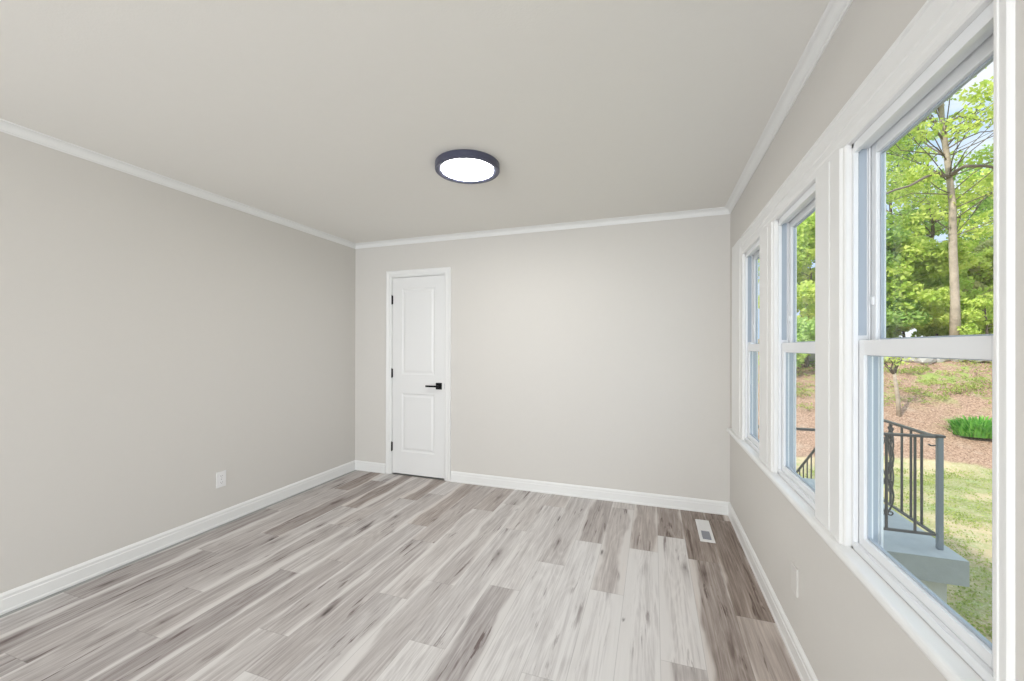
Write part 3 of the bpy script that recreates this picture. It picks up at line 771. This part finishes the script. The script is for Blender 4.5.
# thicket of bright young trees and shrubs behind the bank
bush = [
    ('leafy_bush', 'bright yellow-green bush left of the pale trunk, behind the bank top', 905, 18.5, 4.6, 2.3, 'leaf_bright', 9000, .11, .12),
    ('leafy_bush', 'wide lime bush just behind the pale tree trunk', 936, 19.5, 4.0, 2.0, 'leaf_bright', 7000, .11, .12),
    ('leafy_bush', 'olive-green bush right of the pale trunk, thin and twiggy', 972, 20, 4.2, 2.0, 'leaf_olive', 5200, .10, .1),
    ('leafy_bush', 'low yellow-green shrub at the right edge of the near window', 986, 16.0, 1.9, 1.2, 'leaf_bright', 2600, .08, .05),
    ('leafy_bush', 'green bush seen through the middle window, above its meeting rail', 808, 19, 6.0, 2.4, 'leaf_bright', 8000, .11, .10),
    ('leafy_bush', 'dark green low shrub seen under the middle window\'s meeting rail', 806, 13.8, 1.5, 1.3, 'leaf_mid', 3500, .07, .05),
    ('leafy_bush', 'green bush hidden by the wide trim between the windows', 855, 19, 5.2, 2.4, 'leaf_mid', 7000, .11, .10),
    ('leafy_bush', 'green bush beyond the right end of the near window', 1025, 18, 4.6, 2.3, 'leaf_bright', 6000, .11, .10),
]
for i, (nm, lb, px, dep, h_, sp, lf, nl, ls, lo) in enumerate(bush):
    tree(nm, lb, 'bush', at(px, 346, dep), h_, sp, .05, M['bark_dark'], M[lf], int(nl*1.6), ls, 100+i, group='bushes behind the bank', crown_lo=lo, nclump=26, cr=.30)
# taller woods behind
woods = [
    (895, 26, 13, 4.2, 'leaf_mid', 7000, 'slender tree rising at the left edge of the near window view'),
    (930, 25, 12, 3.4, 'leaf_bright', 6000, 'dark-stemmed tree standing left behind the pale trunk'),
    (975, 27, 11, 3.6, 'leaf_mid', 6000, 'grey-green tree far right behind the pale trunk'),
    (808, 24, 14, 3.6, 'leaf_bright', 7000, 'tall tree filling the upper pane of the middle window'),
    (850, 27, 14, 4.2, 'leaf_mid', 6000, 'tall tree behind the wide trim between middle and near window'),
    (1030, 25, 13, 4.2, 'leaf_mid', 6000, 'tall tree beyond the right end of the near window'),
    (1120, 21, 12, 4.2, 'leaf_bright', 7000, 'tall tree outside, well to the right of the near window view'),
    (1260, 18, 12, 4.2, 'leaf_mid', 7000, 'tall tree outside, farthest to the right of the near window view'),
]
for i, (px, dep, h_, sp, lf, nl, lb) in enumerate(woods):
    tree('woodland_tree', lb, 'tree', at(px, 340, dep), h_, sp, .14, M['bark_dark'], M[lf], nl, .12, 200+i, group='trees of the woods', crown_lo=.28, nclump=30, cr=.22)

# sapling with a bare forked stem on the slope
def sapling():
    b = ground_at(899, 416); dep = (b - V((0, 0, CAM_H))).dot(f_)
    e = tag(empty('sapling', b), 'small bare sapling with a pale forked stem on the mulch slope', 'tree')
    P_ = lambda x, y: at(x, y, dep) - b
    bm = bmesh.new(); tube(bm, [V((0, 0, -.05)), P_(898, 400), P_(896, 385), P_(894, 373)], [.055, .05, .045, .035], 8); obj('trunk', bm, M['bark'], e, smooth=True)
    bm = bmesh.new(); rng = random.Random(3)
    for tx, ty in ((884, 362), (888, 352), (900, 356), (906, 350), (878, 350), (895, 345)):
        tube(bm, wiggle(P_(894.5, 375), P_(tx, ty), 4, .06, rng), [.025, .02, .015, .01, .006], 5)
    obj('branches', bm, M['bark_dark'], e, smooth=True)
    leaves_mesh('foliage', [P_(890, 362), P_(900, 358), P_(884, 355)], [[.3, .3, .2]]*3, 260, .035, rng, M['leaf_bright'], e)
sapling()

# clump of tall ornamental grass
def tussock(px, py, depth, label, nblade, hgt, rad, seed, material, name='grass_clump'):
    b = ground_at(px, py); rng = random.Random(seed)
    verts, faces, tint = [], [], []
    for k in range(nblade):
        a = rng.uniform(0, 2*PI); r = rad*.8*math.sqrt(rng.random()); p = V((r*math.cos(a), r*math.sin(a)*.7, -.02))
        out = V((math.cos(a+rng.uniform(-.6, .6)), math.sin(a+rng.uniform(-.6, .6)), 0))*rad*.45*rng.uniform(.1, 1); h_ = hgt*rng.uniform(.45, 1.1)*(1-.5*(r/rad)**2)
        sd = V((-out.y, out.x, 0)).normalized()*.016; n0 = len(verts); tt = rng.random()
        for f, wd in ((0, 1), (.5, 1), (.8, .7), (1, .1)):
            c = p + out*(f**1.8) + V((0, 0, h_*(f - .25*f*f*f)))
            verts += [c - sd*wd, c + sd*wd]; tint += [tt, tt]
        for q in range(3): faces.append((n0+2*q, n0+2*q+1, n0+2*q+3, n0+2*q+2))
    me = bpy.data.meshes.new(name); me.from_pydata([tuple(v) for v in verts], [], faces)
    a_ = me.attributes.new('tint', 'FLOAT', 'POINT'); a_.data.foreach_set('value', tint)
    o = link(name, me, material); o.location = b
    return tag(o, label, 'grass')
tussock(981, 436, 0, 'bright green clump of tall grass growing on the mulch slope', 900, .62, .62, 4, M['blade'])

# lawn tufts and low weeds: too many to count
def scatter_blades():
    rng = random.Random(9); nr = np.random.RandomState(3)
    cen, rad = [], []
    for k in range(420):
        p = ground_at(rng.uniform(780, 1040), 470 + 190*rng.random()**1.6)
        if p.x < 2.2 and p.y < 7.2: continue
        p.z = gz(p.x, p.y)+.02; cen.append(p); rad.append([.2, .2, .025])
    o = leaves_mesh('lawn_tufts', cen, rad, 16000, .015, rng, M['weed'], None, flat=0)
    tag(o, 'yellow-green tufts of grass scattered over the patchy lawn', 'grass', kind='stuff')
    cen, rad = [], []
    for k in range(150):
        p = ground_at(rng.uniform(780, 1040), rng.uniform(356, 396) if k % 4 else rng.uniform(380, 410))
        p.z = gz(p.x, p.y)+.05; cen.append(p); rad.append([.28, .28, .07])
    o = leaves_mesh('ground_cover', cen, rad, 9000, .028, rng, M['weed'], None)
    tag(o, 'yellow-green weeds creeping over the upper mulch slope', 'weeds', kind='stuff')
scatter_blades()

# pale rocks along the top of the bank
def rocks():
    rng = random.Random(21)
    px = 780; k = 0
    while px < 1050:
        b = ground_at(px, 360.5 + rng.uniform(-1, 1)); dep = (b - V((0, 0, CAM_H))).dot(f_)
        bm = bmesh.new(); bmesh.ops.create_icosphere(bm, subdivisions=2, radius=1)
        sx, sy, sz = rng.uniform(.25, .5), rng.uniform(.2, .3), rng.uniform(.18, .30)
        for v in bm.verts:
            n_ = 1 + .22*math.sin(v.co.x*3+k)*math.cos(v.co.y*4+k*2) + rng.uniform(-.07, .07)
            v.co = V((v.co.x*sx*n_, v.co.y*sy*n_, v.co.z*sz*n_))
        o = obj('rock', bm, M['rock']); o.location = b + V((0, 0, sz*.45)); o.rotation_euler.z = rng.uniform(0, 3)
        tag(o, 'pale grey rock in the row along the top of the bank', 'rock', 'rocks edging the bank top')
        px += (sx*.75+.25)*F_PX/dep*rng.uniform(.9, 1.2)*1.1; k += 1
rocks()
